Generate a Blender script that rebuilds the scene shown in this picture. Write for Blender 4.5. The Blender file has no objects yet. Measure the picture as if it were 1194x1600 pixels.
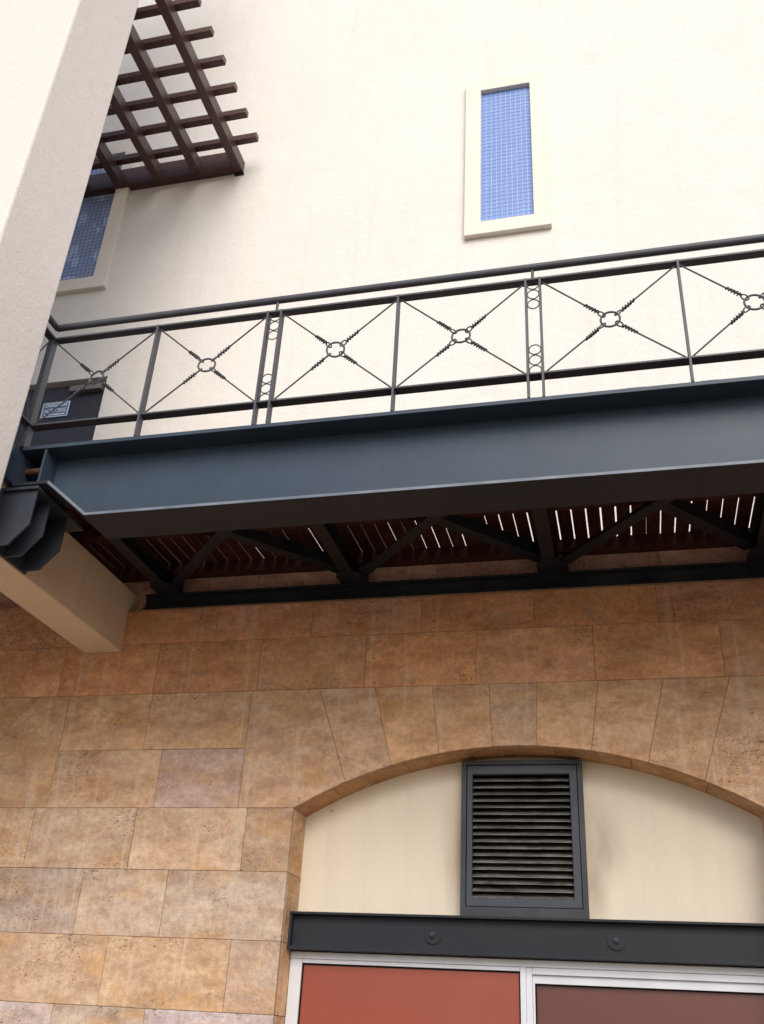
import bpy, math, random
from mathutils import Vector, Matrix
random.seed(7)
S = bpy.context.scene
COL = S.collection

# ------------------------------------------------------------------ camera
cam_d = bpy.data.cameras.new("camera")
cam = bpy.data.objects.new("camera", cam_d)
COL.objects.link(cam)
cam_d.sensor_fit = 'VERTICAL'
cam_d.sensor_height = 24.0
cam_d.lens = 1504.0 / 1600.0 * 24.0
cam_d.clip_start = 0.05
cam_d.clip_end = 2000
cam.matrix_world = Matrix(((0.9706201, 0.07061292, 0.23002267, 0),
                           (0.23499727, -0.48359494, -0.8431561, 0),
                           (0.05170009, 0.87243896, -0.48598082, 0),
                           (0, 0, 0, 1)))
S.camera = cam

# ------------------------------------------------------------------ light
SUN = Vector((0.26, -0.72, 0.62)).normalized()
world = bpy.data.worlds.new("World")
S.world = world
world.use_nodes = True
wn, wl = world.node_tree.nodes, world.node_tree.links
bg = wn["Background"]
sky = wn.new("ShaderNodeTexSky")
sky.sky_type = 'NISHITA'
sky.sun_disc = False
sky.sun_elevation = math.asin(SUN.z)
sky.sun_rotation = math.atan2(SUN.x, SUN.y)
sky.air_density = 1.0
sky.dust_density = 2.5
wl.new(sky.outputs[0], bg.inputs[0])
bg.inputs[1].default_value = 0.10
sun_d = bpy.data.lights.new("sun", 'SUN')
sun_d.energy = 1.5
sun_d.angle = math.radians(45)
sun_d.color = (1.0, 0.93, 0.84)
sun = bpy.data.objects.new("sun", sun_d)
sun.rotation_euler = SUN.to_track_quat('Z', 'Y').to_euler()
sun.location = (-6, -10, 14)
COL.objects.link(sun)
S.view_settings.view_transform = 'Standard'
S.view_settings.look = 'None'
S.view_settings.gamma = 1.0
S.view_settings.exposure = 0.82

# ------------------------------------------------------------------ materials
def newmat(name):
    m = bpy.data.materials.new(name)
    m.use_nodes = True
    nt = m.node_tree
    return m, nt, nt.nodes["Principled BSDF"]

def N(nt, t, **kw):
    n = nt.nodes.new(t)
    for k, v in kw.items():
        setattr(n, k, v)
    return n

def coords(nt, scale=(1, 1, 1)):
    g = N(nt, "ShaderNodeNewGeometry")
    mp = N(nt, "ShaderNodeMapping")
    mp.inputs["Scale"].default_value = scale
    nt.links.new(g.outputs["Position"], mp.inputs["Vector"])
    return mp.outputs[0]

def noise(nt, vec, scale, detail=5, rough=0.6):
    n = N(nt, "ShaderNodeTexNoise")
    n.inputs["Scale"].default_value = scale
    n.inputs["Detail"].default_value = detail
    n.inputs["Roughness"].default_value = rough
    nt.links.new(vec, n.inputs["Vector"])
    return n.outputs["Fac"]

def ramp(nt, fac, stops):
    r = N(nt, "ShaderNodeValToRGB")
    e = r.color_ramp.elements
    while len(e) < len(stops):
        e.new(0.5)
    for i, (p, c) in enumerate(stops):
        e[i].position = p
        e[i].color = (*c, 1) if len(c) == 3 else c
    nt.links.new(fac, r.inputs[0])
    return r.outputs[0]

def g3(v):
    return (v, v, v)

def mix(nt, a, b, fac, mode='MIX'):
    m = N(nt, "ShaderNodeMix", data_type='RGBA', blend_type=mode)
    for sock, v in ((m.inputs[6], a), (m.inputs[7], b)):
        if isinstance(v, tuple):
            sock.default_value = (*v, 1)
        else:
            nt.links.new(v, sock)
    if isinstance(fac, (int, float)):
        m.inputs[0].default_value = fac
    else:
        nt.links.new(fac, m.inputs[0])
    return m.outputs[2]

def bump(nt, p, h, strength, dist):
    b = N(nt, "ShaderNodeBump")
    b.inputs["Strength"].default_value = strength
    b.inputs["Distance"].default_value = dist
    nt.links.new(h, b.inputs["Height"])
    nt.links.new(b.outputs[0], p.inputs["Normal"])

def plaster(name, base, dirt, dirt_amt=0.5, bump_s=0.35, streak=True):
    m, nt, p = newmat(name)
    v = coords(nt)
    n1 = ramp(nt, noise(nt, v, 1.1, 7, 0.65), [(0.42, g3(0)), (0.72, g3(1))])
    c = mix(nt, base, dirt, 0.0)
    f = N(nt, "ShaderNodeMath", operation='MULTIPLY')
    nt.links.new(n1, f.inputs[0]); f.inputs[1].default_value = dirt_amt * 0.5
    c = mix(nt, base, dirt, f.outputs[0])
    if streak:
        vs = coords(nt, (5, 5, 0.25))
        n2 = ramp(nt, noise(nt, vs, 1.6, 6, 0.6), [(0.55, g3(0)), (0.80, g3(1))])
        f2 = N(nt, "ShaderNodeMath", operation='MULTIPLY')
        nt.links.new(n2, f2.inputs[0]); f2.inputs[1].default_value = dirt_amt
        c = mix(nt, c, dirt, f2.outputs[0])
    nt.links.new(c, p.inputs["Base Color"])
    p.inputs["Roughness"].default_value = 0.92
    p.inputs["Specular IOR Level"].default_value = 0.2
    hb = N(nt, "ShaderNodeMath", operation='ADD')
    nt.links.new(noise(nt, v, 60, 4, 0.6), hb.inputs[0])
    nt.links.new(ramp(nt, noise(nt, v, 5, 6, 0.65), [(0.3, g3(0)), (0.7, g3(1.3))]), hb.inputs[1])
    bump(nt, p, hb.outputs[0], bump_s, 0.012)
    return m

def paint(name, base, rough=0.42, wear=(0.10, 0.11, 0.125), spec=0.5, rust=0.12):
    m, nt, p = newmat(name)
    v = coords(nt)
    n1 = ramp(nt, noise(nt, v, 3.0, 8, 0.7), [(0.45, g3(0)), (0.75, g3(0.7))])
    c = mix(nt, base, wear, n1)
    n2 = ramp(nt, noise(nt, v, 22, 6, 0.75), [(0.70, g3(0)), (0.78, g3(rust * 5))])
    c = mix(nt, c, (0.10, 0.045, 0.03), n2)
    nt.links.new(c, p.inputs["Base Color"])
    r = ramp(nt, noise(nt, v, 6, 6, 0.65), [(0.3, g3(rough - 0.02)), (0.7, g3(rough + 0.05))])
    nt.links.new(r, p.inputs["Roughness"])
    p.inputs["Specular IOR Level"].default_value = spec
    bump(nt, p, noise(nt, v, 120, 3, 0.6), 0.12, 0.002)
    return m

def wood(name, dark, light):
    m, nt, p = newmat(name)
    v = coords(nt, (9, 1.2, 9))
    n1 = ramp(nt, noise(nt, v, 6, 7, 0.7), [(0.35, dark), (0.7, light)])
    nt.links.new(n1, p.inputs["Base Color"])
    p.inputs["Roughness"].default_value = 0.38
    bump(nt, p, noise(nt, v, 14, 5, 0.7), 0.3, 0.004)
    return m

def plain(name, base, rough=0.5, spec=0.5, metal=0.0, var=0.15, sc=8):
    m, nt, p = newmat(name)
    v = coords(nt)
    c = mix(nt, tuple(b * (1 - var) for b in base), tuple(min(1, b * (1 + var)) for b in base),
            ramp(nt, noise(nt, v, sc, 6, 0.65), [(0.3, g3(0)), (0.7, g3(1))]))
    nt.links.new(c, p.inputs["Base Color"])
    p.inputs["Roughness"].default_value = rough
    p.inputs["Specular IOR Level"].default_value = spec
    p.inputs["Metallic"].default_value = metal
    return m

def stone_mat():
    m, nt, p = newmat("travertine")
    a = N(nt, "ShaderNodeVertexColor", layer_name="tint")
    s = N(nt, "ShaderNodeVertexColor", layer_name="shift")
    g = N(nt, "ShaderNodeNewGeometry")
    # every slab gets its own piece of the pattern
    sh = N(nt, "ShaderNodeVectorMath", operation='MULTIPLY_ADD')
    nt.links.new(s.outputs[0], sh.inputs[0])
    sh.inputs[1].default_value = (37, 19, 53)
    nt.links.new(g.outputs["Position"], sh.inputs[2])
    def mapped(sc, rot=0.0):
        mp = N(nt, "ShaderNodeMapping")
        mp.inputs["Scale"].default_value = sc
        mp.inputs["Rotation"].default_value = (0, rot, 0)
        nt.links.new(sh.outputs[0], mp.inputs["Vector"])
        return mp.outputs[0]
    v = mapped((1, 1, 1))
    vd = mapped((1.0, 1.0, 2.6), 0.5)
    cloud = ramp(nt, noise(nt, vd, 3.2, 9, 0.68), [(0.30, (0.70, 0.60, 0.54)), (0.48, (0.96, 0.93, 0.90)), (0.66, (1.20, 1.24, 1.24))])
    c = mix(nt, a.outputs[0], cloud, 1.0, 'MULTIPLY')
    ochre = ramp(nt, noise(nt, vd, 2.1, 8, 0.7), [(0.50, g3(0)), (0.66, g3(0.5))])
    c = mix(nt, c, (0.56, 0.30, 0.105), ochre)
    grey = ramp(nt, noise(nt, mapped((1.3, 1, 1.8), -0.4), 2.7, 9, 0.72), [(0.52, g3(0)), (0.68, g3(0.5))])
    c = mix(nt, c, (0.48, 0.36, 0.29), grey)
    mott = ramp(nt, noise(nt, v, 26, 7, 0.75), [(0.34, g3(0.74)), (0.64, g3(1.18))])
    c = mix(nt, c, mott, 0.8, 'MULTIPLY')
    dirt = ramp(nt, noise(nt, mapped((1.0, 1, 1.4), 0.8), 4.6, 10, 0.78), [(0.56, g3(0)), (0.68, g3(0.55))])
    c = mix(nt, c, (0.27, 0.145, 0.075), dirt)
    fine = ramp(nt, noise(nt, v, 110, 4, 0.7), [(0.3, g3(0.84)), (0.7, g3(1.14))])
    c = mix(nt, c, fine, 0.9, 'MULTIPLY')
    # clusters of pits
    clus = ramp(nt, noise(nt, mapped((1, 1, 1.5), 0.6), 2.4, 3, 0.5), [(0.52, g3(0)), (0.62, g3(1))])
    pit = ramp(nt, noise(nt, mapped((1, 1, 2.2), 0.3), 42, 4, 0.7), [(0.57, g3(0)), (0.64, g3(1))])
    pm = N(nt, "ShaderNodeMath", operation='MULTIPLY')
    nt.links.new(clus, pm.inputs[0]); nt.links.new(pit, pm.inputs[1])
    c = mix(nt, c, (0.13, 0.085, 0.055), pm.outputs[0])
    # pale lime runs down the face (world position, so they cross the joints)
    vs = coords(nt, (7, 7, 0.35))
    run = ramp(nt, noise(nt, vs, 1.5, 6, 0.7), [(0.54, g3(0)), (0.72, g3(0.6))])
    c = mix(nt, c, (0.66, 0.53, 0.43), run)
    nt.links.new(c, p.inputs["Base Color"])
    p.inputs["Roughness"].default_value = 0.72
    p.inputs["Specular IOR Level"].default_value = 0.3
    hb = N(nt, "ShaderNodeMath", operation='SUBTRACT')
    nt.links.new(noise(nt, v, 45, 6, 0.7), hb.inputs[0])
    nt.links.new(pm.outputs[0], hb.inputs[1])
    bump(nt, p, hb.outputs[0], 0.45, 0.007)
    return m

def glass_mat(name, base, blotch, rough=0.06, bmin=0.62):
    m, nt, p = newmat(name)
    v = coords(nt, (1, 1, 0.8))
    c = mix(nt, base, blotch, ramp(nt, noise(nt, v, 5.5, 3, 0.5), [(bmin, g3(0)), (bmin + 0.04, g3(1))]))
    nt.links.new(c, p.inputs["Base Color"])
    p.inputs["Roughness"].default_value = rough
    p.inputs["Specular IOR Level"].default_value = 0.22
    return m

def fabric_panel(name, base):
    m, nt, p = newmat(name)
    v = coords(nt, (1, 1, 1))
    w = noise(nt, coords(nt, (30, 30, 160)), 4, 3, 0.6)
    c = mix(nt, tuple(b * 0.86 for b in base), tuple(b * 1.1 for b in base), w)
    c = mix(nt, c, tuple(b * 0.8 for b in base), ramp(nt, noise(nt, v, 1.5, 5, 0.6), [(0.4, g3(0)), (0.75, g3(0.6))]))
    nt.links.new(c, p.inputs["Base Color"])
    p.inputs["Roughness"].default_value = 0.35
    p.inputs["Coat Weight"].default_value = 0.10
    p.inputs["Coat Roughness"].default_value = 0.05
    return m

def sooted_plaster(name, base, soot, centres):
    m, nt, p = newmat(name)
    g = N(nt, "ShaderNodeNewGeometry")
    v = coords(nt)
    acc = None
    for (cx, cz, rx, rz) in centres:
        mp = N(nt, "ShaderNodeMapping")
        mp.inputs["Location"].default_value = (-cx / rx, 0, -cz / rz)
        mp.inputs["Scale"].default_value = (1 / rx, 0, 1 / rz)
        nt.links.new(g.outputs["Position"], mp.inputs["Vector"])
        ln = N(nt, "ShaderNodeVectorMath", operation='LENGTH')
        nt.links.new(mp.outputs[0], ln.inputs[0])
        r = N(nt, "ShaderNodeMapRange", interpolation_type='SMOOTHSTEP')
        nt.links.new(ln.outputs["Value"], r.inputs[0])
        r.inputs[1].default_value = 0.0; r.inputs[2].default_value = 1.0
        r.inputs[3].default_value = 1.0; r.inputs[4].default_value = 0.0
        if acc is None:
            acc = r.outputs[0]
        else:
            ad = N(nt, "ShaderNodeMath", operation='MAXIMUM')
            nt.links.new(acc, ad.inputs[0]); nt.links.new(r.outputs[0], ad.inputs[1])
            acc = ad.outputs[0]
    nz = ramp(nt, noise(nt, coords(nt, (3, 3, 1.2)), 2.4, 7, 0.65), [(0.30, g3(0.25)), (0.70, g3(0.62))])
    f = N(nt, "ShaderNodeMath", operation='MULTIPLY')
    nt.links.new(acc, f.inputs[0]); nt.links.new(nz, f.inputs[1])
    c = mix(nt, base, tuple(b * 0.94 for b in base), ramp(nt, noise(nt, coords(nt, (6, 6, 0.5)), 1.6, 6, 0.6), [(0.4, g3(0)), (0.7, g3(1))]))
    c = mix(nt, c, soot, f.outputs[0])
    spot = ramp(nt, noise(nt, v, 16, 3, 0.5), [(0.76, g3(0)), (0.79, g3(0.5))])
    c = mix(nt, c, (0.25, 0.20, 0.15), spot)
    nt.links.new(c, p.inputs["Base Color"])
    p.inputs["Roughness"].default_value = 0.9
    p.inputs["Specular IOR Level"].default_value = 0.2
    bump(nt, p, noise(nt, v, 55, 4, 0.6), 0.2, 0.006)
    return m

M = {}
M['plaster'] = plaster("cream_plaster", (0.715, 0.70, 0.68), (0.63, 0.58, 0.50), 0.38, 0.30)
M['pier'] = plaster("white_plaster", (0.70, 0.655, 0.62), (0.62, 0.65, 0.57), 0.25, 0.22)
M['concrete'] = plaster("painted_concrete", (0.76, 0.62, 0.47), (0.54, 0.41, 0.28), 0.5, 0.25)
M['frame'] = plaster("window_surround", (0.75, 0.71, 0.645), (0.62, 0.57, 0.44), 0.3, 0.15, False)
M['stone'] = stone_mat()
M['mortar'] = plain("mortar", (0.30, 0.20, 0.125), 0.95, 0.1)
M['panel'] = sooted_plaster("cream_panel", (0.77, 0.69, 0.57), (0.24, 0.17, 0.11),
                            [(-1.07, 1.10, 0.16, 0.50), (-0.22, 1.16, 0.22, 0.34), (-0.25, 0.95, 0.12, 0.40), (-0.67, 1.72, 0.8, 0.16)])
M["steel"] = paint("blue_grey_steel", (0.029, 0.047, 0.074), 0.45, (0.042, 0.066, 0.098), 0.32)
M['scuffed'] = paint("scuffed_edge_paint", (0.10, 0.125, 0.165), 0.5, (0.26, 0.29, 0.34))
M['shaded_flange'] = paint("shade_darkened_flange_paint", (0.017, 0.020, 0.029), 0.6, (0.029, 0.029, 0.034), 0.3, 0.12)  # darker than the girder steel: underside shade put into the colour
M['bracket'] = paint("bracket_paint", (0.026, 0.034, 0.050), 0.5, (0.045, 0.052, 0.066), 0.4, 0.1)
M['rail'] = paint("grey_rail_paint", (0.048, 0.054, 0.070), 0.5, (0.075, 0.081, 0.098), 0.45, 0.06)
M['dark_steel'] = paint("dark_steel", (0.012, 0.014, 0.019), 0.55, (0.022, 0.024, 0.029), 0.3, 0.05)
M['lintel'] = paint("lintel_paint", (0.012, 0.0155, 0.023), 0.6, (0.020, 0.024, 0.032), 0.35, 0.03)
M['rust'] = plain("rusty_bolt", (0.085, 0.045, 0.032), 0.8, 0.3, 0.2, 0.5, 60)
M['vent'] = paint("vent_frame_paint", (0.045, 0.054, 0.074), 0.5, (0.075, 0.082, 0.098), 0.4, 0.08)
M['vent_outer'] = paint("worn_vent_surround", (0.030, 0.034, 0.044), 0.5, (0.085, 0.092, 0.11), 0.4, 0.12)
M['slat'] = paint("sooty_slat", (0.16, 0.148, 0.142), 0.55, (0.27, 0.25, 0.235), 0.3, 0.1)
_nt = M['slat'].node_tree
_p = _nt.nodes["Principled BSDF"]
_c = _p.inputs["Base Color"].links[0].from_socket
_sm = ramp(_nt, noise(_nt, coords(_nt, (2.2, 1, 9)), 3.0, 7, 0.7), [(0.38, g3(0.45)), (0.60, g3(1.3))])
_nt.links.new(mix(_nt, _c, _sm, 1.0, 'MULTIPLY'), _p.inputs["Base Color"])
M['black'] = plain("black_void", (0.006, 0.006, 0.007), 0.9, 0.1)
M['wood'] = wood("dark_brown_timber", (0.034, 0.013, 0.011), (0.085, 0.034, 0.028))
M['deck'] = wood("red_brown_boards", (0.034, 0.012, 0.010), (0.075, 0.026, 0.020))
_p = M['deck'].node_tree.nodes["Principled BSDF"]
_p.inputs["Roughness"].default_value = 0.8
_p.inputs["Specular IOR Level"].default_value = 0.15
M['wglass'] = glass_mat("blue_pane", (0.15, 0.26, 0.60), (0.17, 0.28, 0.62), 0.30)
M['wglass_cloud'] = glass_mat("cloud_reflection_pane", (0.27, 0.35, 0.58), (0.42, 0.52, 0.80), 0.30, 0.54)  # pale blotches are reflected clouds painted into the pane colour
M['wire'] = plain("white_mesh", (0.45, 0.53, 0.74), 0.6)
M['wire_grey'] = plain("grey_mesh", (0.12, 0.14, 0.20), 0.6)
M['door'] = paint("charcoal_door", (0.030, 0.031, 0.042), 0.5, (0.045, 0.046, 0.058), 0.4, 0.03)
M['closer'] = plain("grey_closer", (0.16, 0.155, 0.15), 0.5)
M['sign_blue'] = plain("sign_blue", (0.045, 0.14, 0.33), 0.4)
M['sign_white'] = plain("sign_white", (0.75, 0.78, 0.82), 0.5)
M['alu'] = plain("white_aluminium", (0.60, 0.625, 0.69), 0.35, 0.5, 0.0, 0.06)
M['red'] = fabric_panel("orange_red_panel", (0.28, 0.056, 0.030))
M['maroon'] = fabric_panel("maroon_panel", (0.115, 0.029, 0.026))
M['filler'] = plain("pale_filler", (0.60, 0.44, 0.33), 0.9, 0.1, 0.0, 0.3, 30)
M['ground'] = plain("street_paving", (0.24, 0.19, 0.14), 0.85, 0.3, 0.0, 0.2, 2)

# ------------------------------------------------------------------ mesh builder
class MB:
    def __init__(self):
        self.v, self.f, self.a, self.b = [], [], [], []
        self.smooth = []
    def add(self, vs, fs, tint=None, shift=None, smooth=False):
        o = len(self.v)
        self.v += [tuple(x) for x in vs]
        for f in fs:
            self.f.append([i + o for i in f])
            self.a.append(tint); self.b.append(shift); self.smooth.append(smooth)
        return self
    def box(self, x0, x1, y0, y1, z0, z1):
        vs = [(x, y, z) for x in (x0, x1) for y in (y0, y1) for z in (z0, z1)]
        fs = [(0, 1, 3, 2), (4, 6, 7, 5), (0, 4, 5, 1), (2, 3, 7, 6), (0, 2, 6, 4), (1, 5, 7, 3)]
        return self.add(vs, fs)
    def bar(self, p, q, w, h, up=(0, 0, 1)):
        p, q = Vector(p), Vector(q)
        d = (q - p).normalized()
        s = d.cross(Vector(up)).normalized(); u = s.cross(d).normalized()
        vs = []
        for c in (p, q):
            for a, b in ((-1, -1), (1, -1), (1, 1), (-1, 1)):
                vs.append(c + s * (a * w / 2) + u * (b * h / 2))
        fs = [(0, 3, 2, 1), (4, 5, 6, 7)] + [(i, (i + 1) % 4, 4 + (i + 1) % 4, 4 + i) for i in range(4)]
        return self.add(vs, fs)
    def tube(self, pts, r, n=8, closed=False, cap=True):
        pts = [Vector(p) for p in pts]
        m = len(pts)
        vs, fs = [], []
        prev = None
        for i, p in enumerate(pts):
            if closed:
                d = (pts[(i + 1) % m] - pts[i - 1]).normalized()
            else:
                d = (pts[min(i + 1, m - 1)] - pts[max(i - 1, 0)]).normalized()
            if prev is None:
                a = Vector((0, 0, 1)) if abs(d.z) < 0.9 else Vector((1, 0, 0))
                s = d.cross(a).normalized()
            else:
                s = (prev - d * prev.dot(d)).normalized()
            prev = s
            u = d.cross(s)
            for k in range(n):
                t = 2 * math.pi * k / n
                vs.append(p + s * (r * math.cos(t)) + u * (r * math.sin(t)))
        rng = m if closed else m - 1
        for i in range(rng):
            j = (i + 1) % m
            for k in range(n):
                l = (k + 1) % n
                fs.append((i * n + k, i * n + l, j * n + l, j * n + k))
        if cap and not closed:
            self.add([vs[i] for i in range(n)] + [vs[(m - 1) * n + i] for i in range(n)],
                     [tuple(range(n - 1, -1, -1)), tuple(range(n, 2 * n))])
        return self.add(vs, fs, smooth=True)
    def ring(self, c, r, tr, ax=(0, 1, 0), seg=28, n=7):
        c = Vector(c); ax = Vector(ax).normalized()
        a = Vector((0, 0, 1)) if abs(ax.z) < 0.9 else Vector((1, 0, 0))
        s = ax.cross(a).normalized(); u = ax.cross(s)
        return self.tube([c + s * (r * math.cos(2 * math.pi * i / seg)) + u * (r * math.sin(2 * math.pi * i / seg))
                          for i in range(seg)], tr, n, True)
    def prism_y(self, poly, y0, y1, tint=None, shift=None):
        """polygon in (x, z) extruded along Y"""
        n = len(poly)
        ar = sum(poly[i][0] * poly[(i + 1) % n][1] - poly[(i + 1) % n][0] * poly[i][1] for i in range(n))
        if ar < 0:
            poly = poly[::-1]
        vs = [(x, y0, z) for x, z in poly] + [(x, y1, z) for x, z in poly]
        fs = [tuple(range(n)), tuple(range(2 * n - 1, n - 1, -1))]
        fs += [(i, n + i, n + (i + 1) % n, (i + 1) % n) for i in range(n)]
        return self.add(vs, fs, tint, shift)
    def prism_x(self, poly, x0, x1):
        n = len(poly)
        vs = [(x0, y, z) for y, z in poly] + [(x1, y, z) for y, z in poly]
        fs = [tuple(range(n)), tuple(range(2 * n - 1, n - 1, -1))]
        fs += [(i, n + i, n + (i + 1) % n, (i + 1) % n) for i in range(n)]
        return self.add(vs, fs)
    def build(self, name, mat, parent=None, bevel=0.0, label=None, kind=None):
        off = Vector((0, 0, 0))
        q = parent
        while q is not None:
            off += Vector(q.location); q = q.parent
        me = bpy.data.meshes.new(name)
        me.from_pydata([tuple(Vector(v) - off) for v in self.v], [], self.f)
        if any(t is not None for t in self.a):
            for nm, src in (("tint", self.a), ("shift", self.b)):
                at = me.color_attributes.new(nm, 'FLOAT_COLOR', 'CORNER')
                for pl in me.polygons:
                    c = src[pl.index] or (0.4, 0.3, 0.2)
                    for li in pl.loop_indices:
                        at.data[li].color = (*c, 1)
        for pl in me.polygons:
            pl.use_smooth = self.smooth[pl.index]
        import bmesh
        bm = bmesh.new(); bm.from_mesh(me)
        bmesh.ops.recalc_face_normals(bm, faces=bm.faces)
        bm.to_mesh(me); bm.free()
        me.materials.append(mat)
        o = bpy.data.objects.new(name, me)
        COL.objects.link(o)
        if parent is not None:
            o.parent = parent
        if bevel:
            b = o.modifiers.new("bevel", 'BEVEL')
            b.width = bevel; b.segments = 2; b.limit_method = 'ANGLE'
        if label:
            o['label'] = label
        if kind:
            o['kind'] = kind
        return o

def thing(name, label, cat, loc=(0, 0, 0), group=None):
    o = bpy.data.objects.new(name, None)
    o.location = loc
    o.empty_display_size = 0.2
    o['label'] = label; o['category'] = cat
    if group:
        o['group'] = group
    COL.objects.link(o)
    return o

def dup(o, parent, delta):
    c = o.copy()
    COL.objects.link(c)
    c.parent = parent
    c.location = Vector(o.location) + Vector(delta)
    for ch in o.children:
        d = ch.copy(); COL.objects.link(d); d.parent = c
    return c

# ------------------------------------------------------------------ ground
MB().add([(-150, -150, -1.6), (150, -150, -1.6), (150, 150, -1.6), (-150, 150, -1.6)], [(0, 1, 2, 3)]
         ).build("ground", M['ground'], kind='structure')

# ------------------------------------------------------------------ building
YS, YW = 6.0, 6.15
XL, XR = -8.2, 5.6
CX, AR, AZ = -0.68, 2.84, 1.701            # arch centre, radius, apex height
ACZ = AZ - AR
JL, JR, SPR = -2.11, 0.75, 1.318           # jambs, springing
def arc_z(x, r=AR):
    return ACZ + math.sqrt(max(0.0, r * r - (x - CX) ** 2))
building = thing("building", "cream plastered building with orange stone ground storey and arched opening", "building", (0, 6.3, -1.6))

# --- stone cladding, every slab a solid of its own inside one mesh
def inset(poly, d):
    n = len(poly)
    ar = sum(poly[i][0] * poly[(i + 1) % n][1] - poly[(i + 1) % n][0] * poly[i][1] for i in range(n))
    if ar < 0:
        poly = poly[::-1]
    out = []
    for i in range(n):
        p0, p1, p2 = Vector(poly[i - 1]), Vector(poly[i]), Vector(poly[(i + 1) % n])
        e1 = (p1 - p0).normalized(); e2 = (p2 - p1).normalized()
        n1 = Vector((-e1.y, e1.x)); n2 = Vector((-e2.y, e2.x))
        b = n1 + n2
        k = d / max(0.3, (b.length_squared) / 2)
        out.append(tuple(p1 + b * k))
    return out
Zr = [2.757, 2.49, 2.11, 1.71, SPR, 0.928, 0.53, 0.135, -0.26, -0.66, -1.06, -1.6]
slabs = []                                   # (polygon, row)
def run(xs, z0, z1, row):
    for a, b in zip(xs[:-1], xs[1:]):
        slabs.append(([(a, z0), (b, z0), (b, z1), (a, z1)], row))
def fill(x0, x1, seed):
    r = random.Random(seed); xs = [x0]
    while xs[-1] < x1 - 1.1:
        xs.append(xs[-1] + r.uniform(0.6, 0.85))
    return xs[1:] + [x1]
run([XL] + fill(XL, -3.70, 1), 2.49, 2.84, 0)
run([-3.70, -2.827, -2.10, -1.313, -0.542, 0.255, 1.02, 1.83, 2.6, 3.4, 4.15, 4.9, XR], 2.49, 2.757, 0)
run([XL, -7.0, -6.3, -5.5, -4.76, -4.0, -3.244, -2.458, -1.692, -0.932, -0.166, 0.619, 1.39, 2.15, 2.9, 3.7, 4.5, XR], 2.11, 2.49, 1)
# pier left of the arch, with the slanted springer of the next arch
slabs.append(([(XL, SPR), (-4.57, SPR), (-4.60, 1.40), (-4.205, 2.11), (XL, 2.11)], 2))
slabs.append(([(-4.57, SPR), (-3.892, SPR), (-3.892, 2.11), (-4.205, 2.11), (-4.60, 1.40)], 2))
run([-3.892, -3.24, -2.49], 1.71, 2.11, 2)
run([-3.892, -3.095, -2.49], SPR, 1.71, 3)
vj = [(-2.0, -1.776), (-1.614, -1.478), (-1.225, -1.167), (-0.847, -0.827), (-0.536, -0.547), (-0.150, -0.215), (0.25, 0.117), (0.644, 0.431)]
def arcpts(x0, x1, n=7):
    return [(x0 + (x1 - x0) * i / (n - 1), arc_z(x0 + (x1 - x0) * i / (n - 1))) for i in range(n)]
slabs.append(([(-2.49, 2.11), (-2.49, SPR), (JL, SPR)] + arcpts(JL, vj[0][1])[1:] + [(vj[0][0], 2.11)], 2))
for (a, b), (c, d) in zip(vj[:-1], vj[1:]):
    slabs.append(([(a, 2.11)] + arcpts(b, d) + [(c, 2.11)], 2))
slabs.append(([(vj[-1][0], 2.11)] + arcpts(vj[-1][1], JR) + [(1.13, SPR), (1.13, 2.11)], 2))
run([1.13] + fill(1.13, XR, 5), 1.71, 2.11, 2)
run([1.13] + fill(1.13, XR, 6), SPR, 1.71, 3)
run([XL, -7.3, -6.4, -5.6, -4.75, -3.974, -3.207, -2.424, JL], Zr[5], SPR, 4)
run([XL, -7.6, -6.8, -6.0, -5.2, -4.4, -3.512, -2.914, JL], Zr[6], Zr[5], 5)
run([XL, -7.2, -6.4, -5.6, -4.85, -4.06, -3.253, -2.43, JL], Zr[7], Zr[6], 6)
run([XL, -7.5, -6.7, -5.9, -5.1, -4.35, -3.547, -2.929, JL], Zr[8], Zr[7], 7)
for i in range(8, 11):
    run([XL] + fill(XL, JL, 20 + i), Zr[i + 1], Zr[i], i)
for i in range(4, 11):
    run([JR] + fill(JR, XR, 40 + i), Zr[i + 1], Zr[i], i)
tones = [(0.64, 0.315, 0.170), (0.63, 0.325, 0.180), (0.57, 0.360, 0.225), (0.56, 0.370, 0.245), (0.52, 0.365, 0.255),
         (0.48, 0.365, 0.285), (0.54, 0.375, 0.245), (0.52, 0.41, 0.32)]
stone = MB()
rs = random.Random(3)
for poly, row in slabs:
    t = tones[min(row, 7)]
    k = rs.uniform(0.86, 1.14); w = rs.uniform(-0.045, 0.045)
    tint = (t[0] * k * (1 - w), t[1] * k, t[2] * k * (1 + 2.2 * w))
    if rs.random() < 0.22 and row > 2:
        tint = (tint[0] * 0.88, tint[1] * 0.92, tint[2] * 1.12)
    y = YS + rs.uniform(-0.003, 0.003)
    stone.prism_y(inset(poly, 0.0014), y, YS + 0.035, tint, (rs.random(), rs.random(), rs.random()))
wallp = stone.build("stone_wall", M['stone'], building, 0.0015, "orange and ochre travertine slab wall")
# rubble core behind the slabs, front face a few mm inside the joints
core = MB()
RO = AR + 0.012
top = [(CX - 1.442 + 2.884 * i / 24, arc_z(CX - 1.442 + 2.884 * i / 24, RO)) for i in range(25)]
core.prism_y([(XL + .01, -1.6), (JL - 0.012, -1.6)] + top + [(JR + 0.012, -1.6), (XR - .01, -1.6), (XR - .01, 2.75), (-3.70, 2.75), (-3.70, 2.83), (XL + .01, 2.83)],
             YS + 0.006, YS + 0.30)
core.build("wall_core", M['mortar'], wallp)
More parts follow.
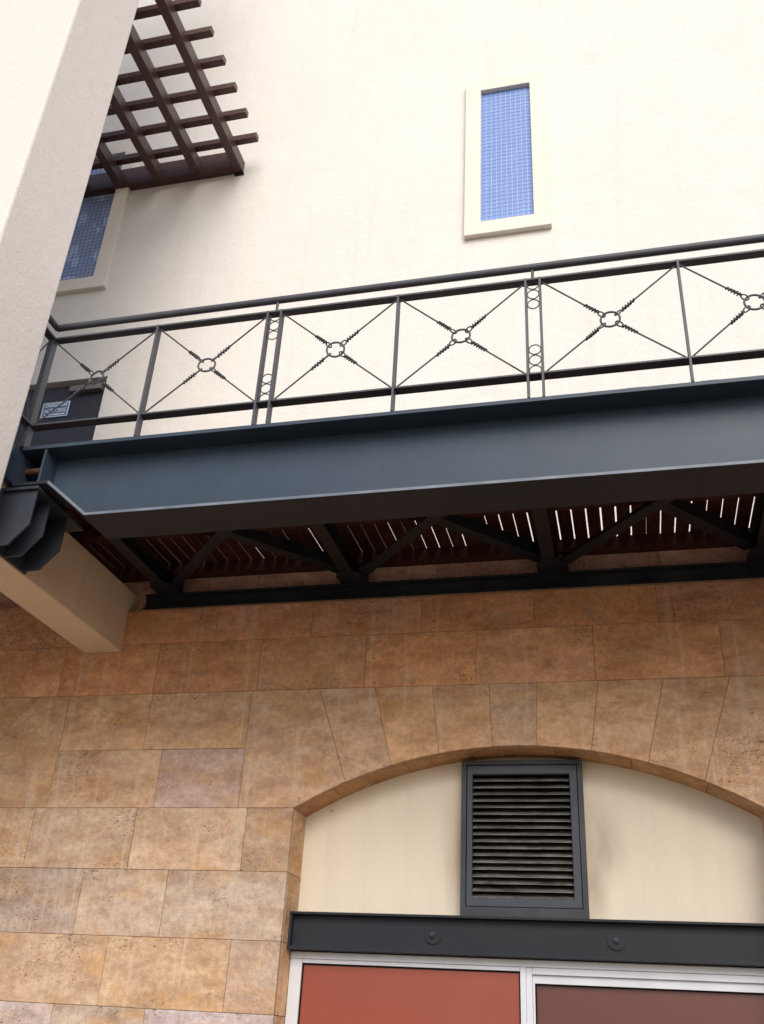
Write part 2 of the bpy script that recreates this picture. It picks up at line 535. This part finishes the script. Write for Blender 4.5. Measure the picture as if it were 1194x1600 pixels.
# reveal of the arch and the jambs
rev = MB()
angs = [math.asin((x - CX) / AR) for x in (JL, -1.86, -1.40, -0.98, -0.45, 0.02, 0.45, JR)]
rr_ = random.Random(9)
for a, b in zip(angs[:-1], angs[1:]):
    k = rr_.uniform(0.85, 1.1)
    pts_o, pts_i = [], []
    for i in range(7):
        t = a + 0.0006 + (b - a - 0.0012) * i / 6
        pts_i.append((CX + AR * math.sin(t), ACZ + AR * math.cos(t)))
        pts_o.append((CX + (AR + 0.03) * math.sin(t), ACZ + (AR + 0.03) * math.cos(t)))
    rev.prism_y(pts_i + pts_o[::-1], YS + 0.038, 6.285, (0.52 * k, 0.28 * k, 0.13 * k), (rr_.random(), rr_.random(), rr_.random()))
for (xa, xb) in ((JL - 0.03, JL), (JR, JR + 0.03)):
    for z0, z1 in zip(Zr[5:], Zr[4:-1]):
        k = rr_.uniform(0.9, 1.15)
        rev.prism_y([(xa, z0 + .002), (xb, z0 + .002), (xb, z1 - .002), (xa, z1 - .002)], YS + 0.038, 6.285,
                    (0.58 * k, 0.37 * k, 0.21 * k), (rr_.random(), rr_.random(), rr_.random()))
rev.build("arch_reveal", M['stone'], wallp)
# stone band between the ledger and the deck
band = MB()
xs = [XL] + fill(XL, -2.6, 71) + fill(-2.6, XR, 72)
for a, b in zip(xs[:-1], xs[1:]):
    k = rr_.uniform(0.9, 1.1)
    band.prism_y([(a + .002, 2.70), (b - .002, 2.70), (b - .002, 3.10), (a + .002, 3.10)], 6.115, 6.30,
                 (0.74 * k, 0.44 * k, 0.36 * k), (rr_.random(), rr_.random(), rr_.random()))
band.build("stone_band", M['stone'], wallp)
MB().prism_y([(-3.55, 2.756), (XR, 2.756), (XR, 2.772), (-3.55, 2.772)], YS + 0.006, 6.114).build("ledge", M['mortar'], wallp, 0.003)

# --- plaster wall of the upper storeys, with the door opening
DX0, DX1, DZ0, DZ1 = -5.90, -4.315, 3.12, 5.165
pw = MB()
def rect(x0, x1, z0, z1):
    pw.add([(x0, YW, z0), (x1, YW, z0), (x1, YW, z1), (x0, YW, z1)], [(0, 1, 2, 3)])
H = 11.5
gx = [XL, DX0, DX1, XR]; gz = [3.09, DZ0, DZ1, H]
for i in range(3):
    for j in range(3):
        if not (i == 1 and j == 1):
            rect(gx[i], gx[i + 1], gz[j], gz[j + 1])
def quad(*p):
    pw.add(p, [(0, 1, 2, 3)])
Yd = YW + 0.10
quad((DX0, YW, DZ1), (DX1, YW, DZ1), (DX1, Yd, DZ1), (DX0, Yd, DZ1))
quad((DX1, YW, DZ0), (DX1, Yd, DZ0), (DX1, Yd, DZ1), (DX1, YW, DZ1))
quad((DX0, YW, DZ0), (DX0, YW, DZ1), (DX0, Yd, DZ1), (DX0, Yd, DZ0))
quad((XL, YW, H), (XR, YW, H), (XR, YW + 6, H), (XL, YW + 6, H))
quad((XR, YW, -1.6), (XR, YW + 6, -1.6), (XR, YW + 6, H), (XR, YW, H))
quad((XL, YW + 6, -1.6), (XL, YW, -1.6), (XL, YW, H), (XL, YW + 6, H))
quad((XR, YW + 6, -1.6), (XL, YW + 6, -1.6), (XL, YW + 6, H), (XR, YW + 6, H))
pw.build("plaster_wall", M['plaster'], building)

# --- service door with closer
dr = MB().box(DX0 + .002, DX1 - .002, Yd - 0.012, Yd + 0.05, DZ0 + .002, DZ1 - .002).build("door", M['door'], building, 0.002, "charcoal double service door in recess")
MB().box(-5.03, DX1 - 0.02, Yd - 0.045, Yd - 0.014, DZ0 + 0.03, DZ1 - 0.03).build("door_leaf", M['door'], dr, 0.004)
MB().box(DX0 + 0.02, -5.075, Yd - 0.045, Yd - 0.014, DZ0 + 0.03, DZ1 - 0.03).build("door_leaf", M['door'], dr, 0.004)
MB().box(-4.68, -4.36, Yd - 0.10, Yd - 0.047, 5.04, 5.10).build("door_closer", M['closer'], dr, 0.006)

# --- slit windows with proud surrounds
def slit_window(x0, x1, z0, z1, pane, wire, label):
    YF = 6.095
    b = 0.147
    w = MB()
    o = [(x0 - b, z0 - b), (x1 + b, z0 - b), (x1 + b, z1 + b), (x0 - b, z1 + b)]
    i_ = [(x0, z0), (x1, z0), (x1, z1), (x0, z1)]
    vs = [(x, y, z) for y in (YF, YW + 0.03) for (x, z) in o + i_]
    fs = []
    for k in range(4):
        l = (k + 1) % 4
        fs += [(k, l, 4 + l, 4 + k), (8 + k, 12 + k, 12 + l, 8 + l), (k, 8 + k, 8 + l, l), (4 + k, 4 + l, 12 + l, 12 + k)]
    w.add(vs, fs)
    win = bpy.data.objects.new("window", None)
    win.empty_display_size = 0.2
    COL.objects.link(win); win.parent = building
    win.location = Vector((x0, YW, z0)) - Vector(building.location)
    win['label'] = label
    w.build("frame", M['frame'], win, 0.006)
    MB().box(x0 - .003, x1 + .003, YW - 0.010, YW - 0.004, z0 - .003, z1 + .003).build("pane", pane, win)
    g = MB()
    nx = 10; px = (x1 - x0) / nx; nz = round((z1 - z0) / px)
    for k in range(1, nx):
        g.bar((x0 + k * px, YW - 0.0111, z0), (x0 + k * px, YW - 0.0111, z1), 0.0038, 0.0015, (0, 1, 0))
    for k in range(1, nz):
        z = z0 + k * (z1 - z0) / nz
        g.bar((x0, YW - 0.0127, z), (x1, YW - 0.0127, z), 0.0015, 0.0034)
    g.build("wire_mesh", wire, win)
slit_window(-0.925, -0.46, 6.38, 8.12, M['wglass'], M['wire'], "tall narrow blue meshed window with cream surround")
slit_window(-5.165, -4.70, 6.38, 8.12, M['wglass_cloud'], M['wire_grey'], "blue meshed window below the pergola")

def frame_mesh(x0, x1, z0, z1, a0, a1, c0, c1, yf, yb):
    m = MB()
    o = [(x0, z0), (x1, z0), (x1, z1), (x0, z1)]
    i_ = [(a0, c0), (a1, c0), (a1, c1), (a0, c1)]
    vs = [(x, y, z) for y in (yf, yb) for (x, z) in o + i_]
    fs = []
    for k in range(4):
        l = (k + 1) % 4
        fs += [(k, l, 4 + l, 4 + k), (8 + k, 12 + k, 12 + l, 8 + l), (k, 8 + k, 8 + l, l), (4 + k, 4 + l, 12 + l, 12 + k)]
    m.add(vs, fs)
    return m
# --- arch infill: cream panel, louvre vent, lintel, shop windows
frame_mesh(JL - 0.02, JR + 0.02, 0.3, 1.75, -1.03, -0.31, 0.79, 1.62, 6.275, 6.345).build("infill_panel", M['panel'], building, 0, "cream panel inside the arch, sooty beside the vent")
def empty_part(name, loc, label=None):
    e = bpy.data.objects.new(name, None); e.empty_display_size = 0.2
    COL.objects.link(e); e.parent = building
    e.location = Vector(loc) - Vector(building.location)
    if label:
        e['label'] = label
    return e
vent = empty_part("louver_vent", (-0.67, 6.25, 0.73), "dark grey louvre vent with sooty slats")
vx0, vx1, vz0, vz1 = -1.052, -0.288, 0.70, 1.66
ix0, ix1, iz0, iz1 = -0.982, -0.368, 0.828, 1.572
frame_mesh(vx0, vx1, vz0, vz1, -1.020, -0.318, 0.775, 1.632, 6.188, 6.274).build("outer_frame", M['vent_outer'], vent, 0.003)
frame_mesh(-1.017, -0.321, 0.778, 1.629, ix0, ix1, iz0, iz1, 6.196, 6.232).build("frame", M['vent'], vent, 0.004)
nsl = 18
for k in range(nsl):
    z = iz0 + (k + 0.5) * (iz1 - iz0) / nsl
    m = MB()
    pitch = (iz1 - iz0) / nsl
    jz = 0.0012 * random.uniform(-1, 1)
    a, b = (6.212, z - 0.0225 + jz), (6.312, z + 0.0245 + jz)
    m.prism_x([(a[0], a[1]), (b[0], b[1]), (b[0], b[1] + 0.004), (a[0], a[1] + 0.004)], ix0 - .008, ix1 + .008)
    m.build("slat", M['slat'], vent)
MB().box(ix0 - .01, ix1 + .01, 6.338, 6.344, iz0 - .03, iz1 + .03).build("back", M['black'], vent)

lint = empty_part("lintel_beam", (-0.7, 6.2, 0.5), "dark steel lintel with round washers")
lm = MB()
lm.box(JL + .002, JR - .002, 6.165, 6.19, 0.52, 0.70)
lm.box(JL + .002, JR - .002, 6.115, 6.235, 0.7005, 0.715)
lm.box(JL + .002, JR - .002, 6.115, 6.235, 0.499, 0.5195)
lm.box(JL + .003, JL + 0.017, 6.119, 6.1645, 0.520, 0.700)
lm.box(JL + .002, JR - .002, 6.20, 6.272, 0.52, 0.70)
lm.build("beam", M['lintel'], lint, 0.002)
for x in (-1.208, -0.139):
    w = MB()
    w.tube([(x, 6.164, 0.609), (x, 6.156, 0.609)], 0.052, 28)
    wo = w.build("washer", M['lintel'], lint)
    MB().tube([(x, 6.155, 0.609), (x, 6.146, 0.609)], 0.019, 6).tube([(x, 6.146, 0.609), (x, 6.130, 0.609)], 0.009, 10).build("bolt", M['bracket'], wo)

shop = empty_part("shop_window", (-1.36, 6.2, -1.6), "white framed shop window with flat orange red panel")
fm = MB()
fm.box(JL + .004, -2.030, 6.20, 6.272, -1.6, 0.455)          # left stile
fm.box(JL + .004, JR - .004, 6.194, 6.272, 0.4555, 0.494)    # head
fm.box(-0.697, -0.664, 6.198, 6.272, -1.6, 0.455)            # mullion
fm.box(-2.0295, -0.6975, 6.203, 6.272, 0.432, 0.455)
fm.box(-2.0295, -0.6975, 6.203, 6.272, -1.15, -1.05)
fm.box(JL + .004, JR - .004, 6.194, 6.272, -1.64, -1.56)
fm.build("frame", M['alu'], shop, 0.003)
MB().box(-2.0298, -0.697, 6.222, 6.236, -1.05, 0.432).build("panel", M['red'], shop)
MB().box(-2.0298, -0.697, 6.222, 6.236, -1.56, -1.15).build("panel", M['red'], shop)
frame_mesh(-2.0295, -0.6972, -1.049, 0.4315, -2.022, -0.7047, -1.041, 0.4235, 6.214, 6.2215).build("shadow_gasket", M['black'], shop)  # black edging drawn as the shadow line around the panel
shop2 = empty_part("shop_window", (0.05, 6.2, -1.6), "white sliding shop window with maroon blind behind glass")
sm = MB()
sm.box(-0.6635, -0.628, 6.205, 6.272, -1.56, 0.455)
sm.box(-0.6275, JR - .004, 6.203, 6.272, 0.418, 0.455)
sm.box(0.70, JR - .004, 6.205, 6.272, -1.56, 0.4175)
sm.build("frame", M['alu'], shop2, 0.003)
sash = MB()
sash.box(-0.6275, 0.6995, 6.222, 6.25, 0.372, 0.4175)
sash.box(-0.6275, -0.615, 6.222, 6.25, -1.56, 0.372)
sash.box(0.66, 0.6995, 6.222, 6.25, -1.56, 0.372)
sash.build("sash", M['alu'], shop2, 0.002)
frame_mesh(-0.6148, 0.6598, -1.55, 0.3718, -0.609, 0.654, -1.544, 0.366, 6.236, 6.2555).build("shadow_gasket", M['black'], shop2)  # same black edging, a painted shadow line inside the sash
MB().box(-0.616, 0.661, 6.256, 6.27, -1.56, 0.373).build("blind", M['maroon'], shop2)

# ------------------------------------------------------------------ sign on the door
YN = Yd - 0.0475
sg = thing("door_sign", "small blue exit sign with white border and lettering on charcoal door", "sign", (-4.80, YN, 4.86))
sx0, sx1, sz0, sz1 = -4.945, -4.665, 4.800, 4.972
MB().box(sx0, sx1, YN - 0.005, YN + 0.002, sz0, sz1).build("plate", M['sign_blue'], sg)
frame_mesh(sx0 + .006, sx1 - .006, sz0 + .006, sz1 - .006, sx0 + .016, sx1 - .016, sz0 + .016, sz1 - .016, YN - 0.0065, YN - 0.0052).build("border", M['sign_white'], sg)
MB().box(sx0 + .035, sx1 - .035, YN - 0.0065, YN - 0.0052, sz0 + .026, sz0 + .040).build("underline", M['sign_white'], sg)
def text(body, x, z, size, width, parent):
    cu = bpy.data.curves.new("lettering", 'FONT')
    cu.body = body; cu.size = size; cu.align_x = 'CENTER'; cu.extrude = 0.0006; cu.offset = 0.0012
    tmp = bpy.data.objects.new("lettering", cu)
    COL.objects.link(tmp)
    bpy.context.view_layer.update()
    dg = bpy.context.evaluated_depsgraph_get()
    me = bpy.data.meshes.new_from_object(tmp.evaluated_get(dg))
    k = width / max(0.001, tmp.dimensions.x)
    bpy.data.objects.remove(tmp)
    bpy.data.curves.remove(cu)
    me.transform(Matrix.Translation(Vector((x, YN - 0.0060, z)) - Vector(parent.location)) @ Matrix.Rotation(math.pi / 2, 4, 'X') @ Matrix.Diagonal((k, 1, 1, 1)))
    me.materials.clear(); me.materials.append(M['sign_white'])
    o = bpy.data.objects.new("lettering", me)
    COL.objects.link(o); o.parent = parent
text("CINEMAXIMUM", (sx0 + sx1) / 2, 4.917, 0.046, 0.215, sg)
text("ACİL ÇIKIŞ", (sx0 + sx1) / 2, 4.857, 0.056, 0.225, sg)

# ------------------------------------------------------------------ pier and corbel
pier = thing("concrete_pier", "tall plastered pier standing in front of the footbridge on a concrete corbel", "pier", (-4.2, 3.8, 2.4))
MB().box(-5.8, -3.405, 3.50, 4.115, 2.50, 12.0).build("shaft", M['pier'], pier, 0.018)
MB().box(-3.86, -3.56, 3.52, 6.13, 2.44, 2.93).build("corbel", M['concrete'], pier, 0.012, "beige concrete corbel beam")

# ------------------------------------------------------------------ footbridge
XE = 5.4
fb = thing("footbridge", "blue grey steel footbridge with timber deck running along the wall", "footbridge", (0.0, 4.45, 2.6))
gd = bpy.data.objects.new("girder", None); COL.objects.link(gd); gd.parent = fb
gd.location = (0, 0, 0)
MB().prism_y([(-3.32, 3.099), (-3.32, 2.866), (-3.262, 2.866), (-2.955, 2.6205), (XE, 2.6205), (XE, 3.099)], 4.442, 4.458).build("web", M['steel'], gd)
for xs_ in (-1.22, 2.1):
    MB().box(xs_ - 0.004, xs_ + 0.004, 4.4395, 4.4422, 2.6215, 3.098).build("weld_seam", M['steel'], gd, 0.001)
MB().box(-3.495, XE, 4.30, 4.60, 3.0995, 3.126).build("top_flange", M['steel'], gd, 0.002)
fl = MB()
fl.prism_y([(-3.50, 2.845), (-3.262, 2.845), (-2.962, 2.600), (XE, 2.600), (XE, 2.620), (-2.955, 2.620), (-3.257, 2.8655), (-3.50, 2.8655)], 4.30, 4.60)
fl.build("bottom_flange", M['shaded_flange'], gd, 0.0025)
MB().box(-3.335, -3.321, 4.305, 4.595, 2.866, 3.099).build("end_stiffener", M['steel'], gd, 0.001)
MB().tube([(-3.496, 4.40, 2.90), (-3.37, 4.40, 2.90)], 0.024, 8).build("bolt", M['rust'], gd)
MB().tube([(-3.496, 4.40, 3.0), (-3.385, 4.40, 3.0)], 0.024, 6).build("bolt", M['rust'], gd)
MB().box(-3.535, -3.497, 4.16, 4.90, 2.866, 3.095).build("end_plate", M['steel'], gd, 0.002)
MB().prism_y([(-3.490, 3.101), (XE, 3.101), (XE, 3.1245), (-3.490, 3.1245)], 4.2985, 4.3002).build("edge_strip", M['steel'], gd)
es = MB()
es.prism_y([(-3.257, 2.847), (-2.957, 2.602), (XE, 2.602), (XE, 2.6185), (-2.951, 2.6185), (-3.251, 2.8635)], 4.2985, 4.3002)
es.build("edge_strip", M['scuffed'], gd)
# ledger channel on the wall
ld = MB()
ld.box(-3.45, XE, 6.01, 6.10, 2.885, 2.898)
ld.box(-3.45, XE, 6.01, 6.10, 2.778, 2.791)
ld.box(-3.45, XE, 6.035, 6.05, 2.7912, 2.8848)
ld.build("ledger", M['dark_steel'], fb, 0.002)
nodes = [-3.27, -1.83, -0.42, 0.93, 2.35, 3.75, 5.15]
for x in nodes:
    m = MB()
    m.box(x - 0.045, x + 0.045, 4.461, 6.03, 2.905, 2.916)
    m.box(x - 0.005, x + 0.005, 4.461, 6.03, 2.9162, 3.018)
    m.box(x - 0.045, x + 0.045, 4.461, 6.10, 3.0182, 3.028)
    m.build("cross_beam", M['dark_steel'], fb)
    g = MB()
    g.prism_x([(5.78, 0), (0, 0)], 0, 0) if False else None
    g.add([(x - 0.09, 6.03, 2.9020), (x + 0.12, 6.03, 2.9020), (x + 0.12, 5.90, 2.9020), (x + 0.05, 5.82, 2.9020), (x - 0.05, 5.82, 2.9020), (x - 0.09, 5.90, 2.9020),
           (x - 0.09, 6.03, 2.9045), (x + 0.12, 6.03, 2.9045), (x + 0.12, 5.90, 2.9045), (x + 0.05, 5.82, 2.9045), (x - 0.05, 5.82, 2.9045), (x - 0.09, 5.90, 2.9045)],
          [(0, 1, 2, 3, 4, 5), (6, 11, 10, 9, 8, 7)] + [(i, 6 + i, 6 + (i + 1) % 6, (i + 1) % 6) for i in range(6)])
    g.box(x + 0.046, x + 0.115, 5.99, 6.03, 2.9047, 3.02)
    g.build("gusset_plate", M['dark_steel'], fb)
for a, b in zip(nodes[:-1], nodes[1:]):
    for (p, q, z) in (((a + 0.06, 5.96), (b - 0.03, 4.5), 2.922), ((b - 0.06, 5.96), (a + 0.03, 4.5), 2.965)):
        d = Vector((q[0] - p[0], q[1] - p[1], 0)).normalized()
        s = Vector((-d.y, d.x, 0))
        m = MB()
        m.bar((p[0], p[1], z), (q[0], q[1], z), 0.085, 0.009)
        o = s * 0.038
        m.bar((p[0] + o.x, p[1] + o.y, z + 0.045), (q[0] + o.x, q[1] + o.y, z + 0.045), 0.009, 0.08)
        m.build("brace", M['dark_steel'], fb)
# timber joists and deck boards with open gaps
for (y0, y1) in ((4.66, 4.74), (5.31, 5.40), (5.975, 6.06)):
    MB().box(-6.6, XE, y0, y1, 3.0285, 3.123).build("joist", M['deck'], fb, 0.003)
bd = MB()
pitch = 0.0945
x = -6.6 + 0.0
n = int((XE + 6.6) / pitch)
off = 0.225 + 0.004 - pitch * math.floor((0.225 + 6.6) / pitch) - (-6.6) - pitch
rb = random.Random(11)
x = 0.2285 - pitch * 72
for k in range(130):
    gap = rb.uniform(0.0075, 0.011)
    if rb.random() < 0.04:
        gap = 0.002
    xa, xb = x, x + pitch - gap
    x += pitch
    zt = 3.1385 + rb.uniform(-0.004, 0.0045)
    yf = 4.313 + rb.uniform(0, 0.03) if xa > -3.62 else 4.13
    bd.box(xa, xb, 4.605, 6.13, 3.1235, zt)
    bd.box(xa, xb, yf, 4.605, 3.1268, zt)
bd.build("deck_boards", M['deck'], fb, 0.0)

# ------------------------------------------------------------------ steel seat bracket on the corbel
bk = thing("steel_bracket", "dark steel seat bracket with three gussets under the girder end", "bracket", (-3.56, 4.5, 2.43))
MB().box(-3.555, -3.300, 4.285, 4.835, 2.806, 2.826).build("top_plate", M['bracket'], bk, 0.002)
for y in (4.305, 4.45, 4.645):
    MB().prism_y([(-3.54, 2.8055), (-3.312, 2.8055), (-3.312, 2.575), (-3.425, 2.447), (-3.54, 2.443)], y, y + 0.014).build("gusset", M['bracket'], bk, 0.001)
MB().box(-3.559, -3.5405, 4.27, 4.70, 2.447, 2.8055).build("back_plate", M['bracket'], bk, 0.002)
for y in (4.375, 4.55):
    for z in (2.52, 2.70):
        MB().tube([(-3.541, y, z), (-3.505, y, z)], 0.018, 6).build("bolt", M['rust'], bk)

# ------------------------------------------------------------------ railing
YR = 4.30
rl = thing("railing", "grey steel railing with wire crosses and rings on the footbridge edge", "railing", (0.0, 4.325, 3.13))
X0 = -3.500
RE = 5.0
YC = YR + 0.026
Z_T, Z_B = 3.972, 3.284
tr_ = MB(); tr_.box(X0 - 0.006, RE, YR, YR + 0.056, Z_T, Z_T + 0.014); tr_.box(X0 - 0.028, X0 + 0.028, 4.115, YR - 0.0005, Z_T, Z_T + 0.014)
tr_.build("top_rail", M['rail'], rl, 0.0015)
tr_ = MB(); tr_.box(X0 - 0.006, RE, YR, YR + 0.066, Z_B, Z_B + 0.012); tr_.box(X0 - 0.028, X0 + 0.028, 4.115, YR - 0.0005, Z_B, Z_B + 0.012)
tr_.build("bottom_rail", M['rail'], rl, 0.0015)
hz = 4.088
MB().tube([(X0, 4.115, hz), (X0, YC - 0.03, hz), (X0, YC, hz)], 0.022, 14).tube([(X0, YC, hz), (RE, YC, hz)], 0.0235, 16).build("handrail", M['rail'], rl)
posts = [(-2.735, 1), (-1.985, 0), (-1.897, 0), (-1.152, 1), (-0.387, 0), (-0.305, 0), (0.470, 1), (1.215, 0), (1.297, 0), (2.06, 1), (2.82, 0), (2.902, 0), (3.66, 1), (4.43, 0), (4.512, 0)]
proto = MB().box(-0.0065, 0.0065, YR - 0.006, YR + 0.046, 3.100, Z_T - 0.0005)
p0 = None
for x, _ in posts:
    if p0 is None:
        m = MB(); m.box(x - 0.0065, x + 0.0065, YR - 0.007, YR + 0.045, 3.127, Z_T + 0.010)
        p0 = m.build("post", M['rail'], rl, 0.001); px0 = x
    else:
        dup(p0, rl, (x - px0, 0, 0))
MB().box(X0 - 0.018, X0 + 0.018, YR - 0.008, YR + 0.045, 3.127, Z_T + 0.010).build("post", M['rail'], rl, 0.0015, "thicker corner post")
pairs = [(-1.985, -1.897), (-0.387, -0.305), (1.215, 1.297), (2.82, 2.902), (4.43, 4.512)]
zs = [3.950, 3.877, 3.803, 3.470, 3.397, 3.324]
for a, b in pairs:
    c = (a + b) / 2
    MB().tube([(c, YC, Z_T + 0.012), (c, YC, hz - 0.02)], 0.009, 10).build("handrail_bracket", M['rail'], rl)
    for z in zs:
        MB().ring((c, YC - 0.004, z), 0.0335, 0.0035, seg=24, n=6).build("small_ring", M['rail'], rl)
def tie(p, q, parent, seed):
    """rod from rail corner p to the ring at q, ending in a loop and a wrapped coil"""
    r = random.Random(seed)
    p, q = Vector(p), Vector(q)
    d = (q - p).normalized()
    loop_c = q - d * 0.016
    m = MB()
    m.tube([p, loop_c - d * 0.018], 0.0052, 7)
    s = d.cross(Vector((0, 1, 0))).normalized()
    t = r.uniform(0.3, 0.9) * r.choice((-1, 1))
    ax = (Vector((0, 1, 0)) * math.cos(t) + s * math.sin(t)).normalized()
    u = ax.cross(d)
    m.tube([loop_c + d * (0.025 * math.cos(2 * math.pi * i / 18)) + u * (0.012 * math.sin(2 * math.pi * i / 18)) for i in range(18)], 0.0045, 6, True)
    o = m.build("tie_rod", M['rail'], parent)
    h = MB()
    y_ = Vector((0, 1, 0)); w_ = d.cross(y_).normalized()
    turns = 5 + r.randint(0, 1); L = 0.100 + r.uniform(-0.008, 0.014)
    pts = []
    for i in range(turns * 9 + 1):
        a = 2 * math.pi * i / 9
        rad = 0.0102 * (0.85 + 0.25 * r.random()) * (1.05 - 0.25 * i / (turns * 9))
        pts.append(loop_c - d * (0.026 + L * i / (turns * 9)) + (y_ * math.cos(a) + w_ * math.sin(a)) * rad)
    h.tube(pts, 0.0042, 5)
    h.build("wire_coil", M['rail'], o)
panels = [(X0 + .018, -2.742), (-2.728, -1.992), (-1.890, -1.159), (-1.145, -0.394), (-0.298, 0.463), (0.477, 1.208), (1.304, 2.053), (2.067, 2.813), (2.909, 3.653), (3.667, 4.423)]
for i, (a, b) in enumerate(panels):
    c = Vector(((a + b) / 2 + random.uniform(-.006, .006), YC - 0.004, 3.630 + random.uniform(-.006, .006)))
    tl = (random.uniform(-0.18, 0.18), 1, random.uniform(-0.15, 0.15))
    MB().ring(c, 0.053, 0.0062, tl, 32, 8).build("centre_ring", M['rail'], rl)
    for (x, z) in ((a, Z_T - 0.006), (b, Z_T - 0.006), (a, Z_B + 0.016), (b, Z_B + 0.016)):
        p = Vector((x, YC - 0.004, z))
        q = c + (p - c).normalized() * 0.046
        tie(p, q, rl, i * 10 + int(z * 7) + int(x * 13))
# short return against the pier
cr = Vector((X0, 4.135, 3.640))
MB().ring(cr, 0.045, 0.006, (1, 0.1, 0), 24, 8).build("centre_ring", M['rail'], rl)
for z in (Z_T - 0.006, Z_B + 0.016):
    p = Vector((X0, YR - 0.006, z))
    tie(p, cr + (p - cr).normalized() * 0.038, rl, int(z * 100))

# ------------------------------------------------------------------ pergola
pg = thing("pergola", "dark brown timber pergola fixed high on the cream wall", "pergola", (-4.2, 5.2, 7.6))
ZP = 7.56
MB().box(-5.9, -3.405, 6.06, 6.149, ZP + 0.002, ZP + 0.245).build("wall_beam", M['wood'], pg, 0.004)
for i, x in enumerate((-3.36, -3.79, -4.22, -4.65, -5.08, -5.51)):
    y1 = 6.148 if i == 0 else 6.0595
    MB().box(x - 0.042, x + 0.042, 3.75, y1, ZP, ZP + 0.145).build("rafter", M['wood'], pg, 0.004)
for k in range(8):
    y = 5.90 - 0.287 * k
    MB().box(-5.9, -3.10, y - 0.033, y + 0.033, ZP + 0.1455, ZP + 0.215).build("crossbar", M['wood'], pg, 0.004)
MB().box(-3.41, -3.31, 6.138, 6.1495, ZP - 0.03, ZP - 0.001).build("wall_plate", M['dark_steel'], pg)
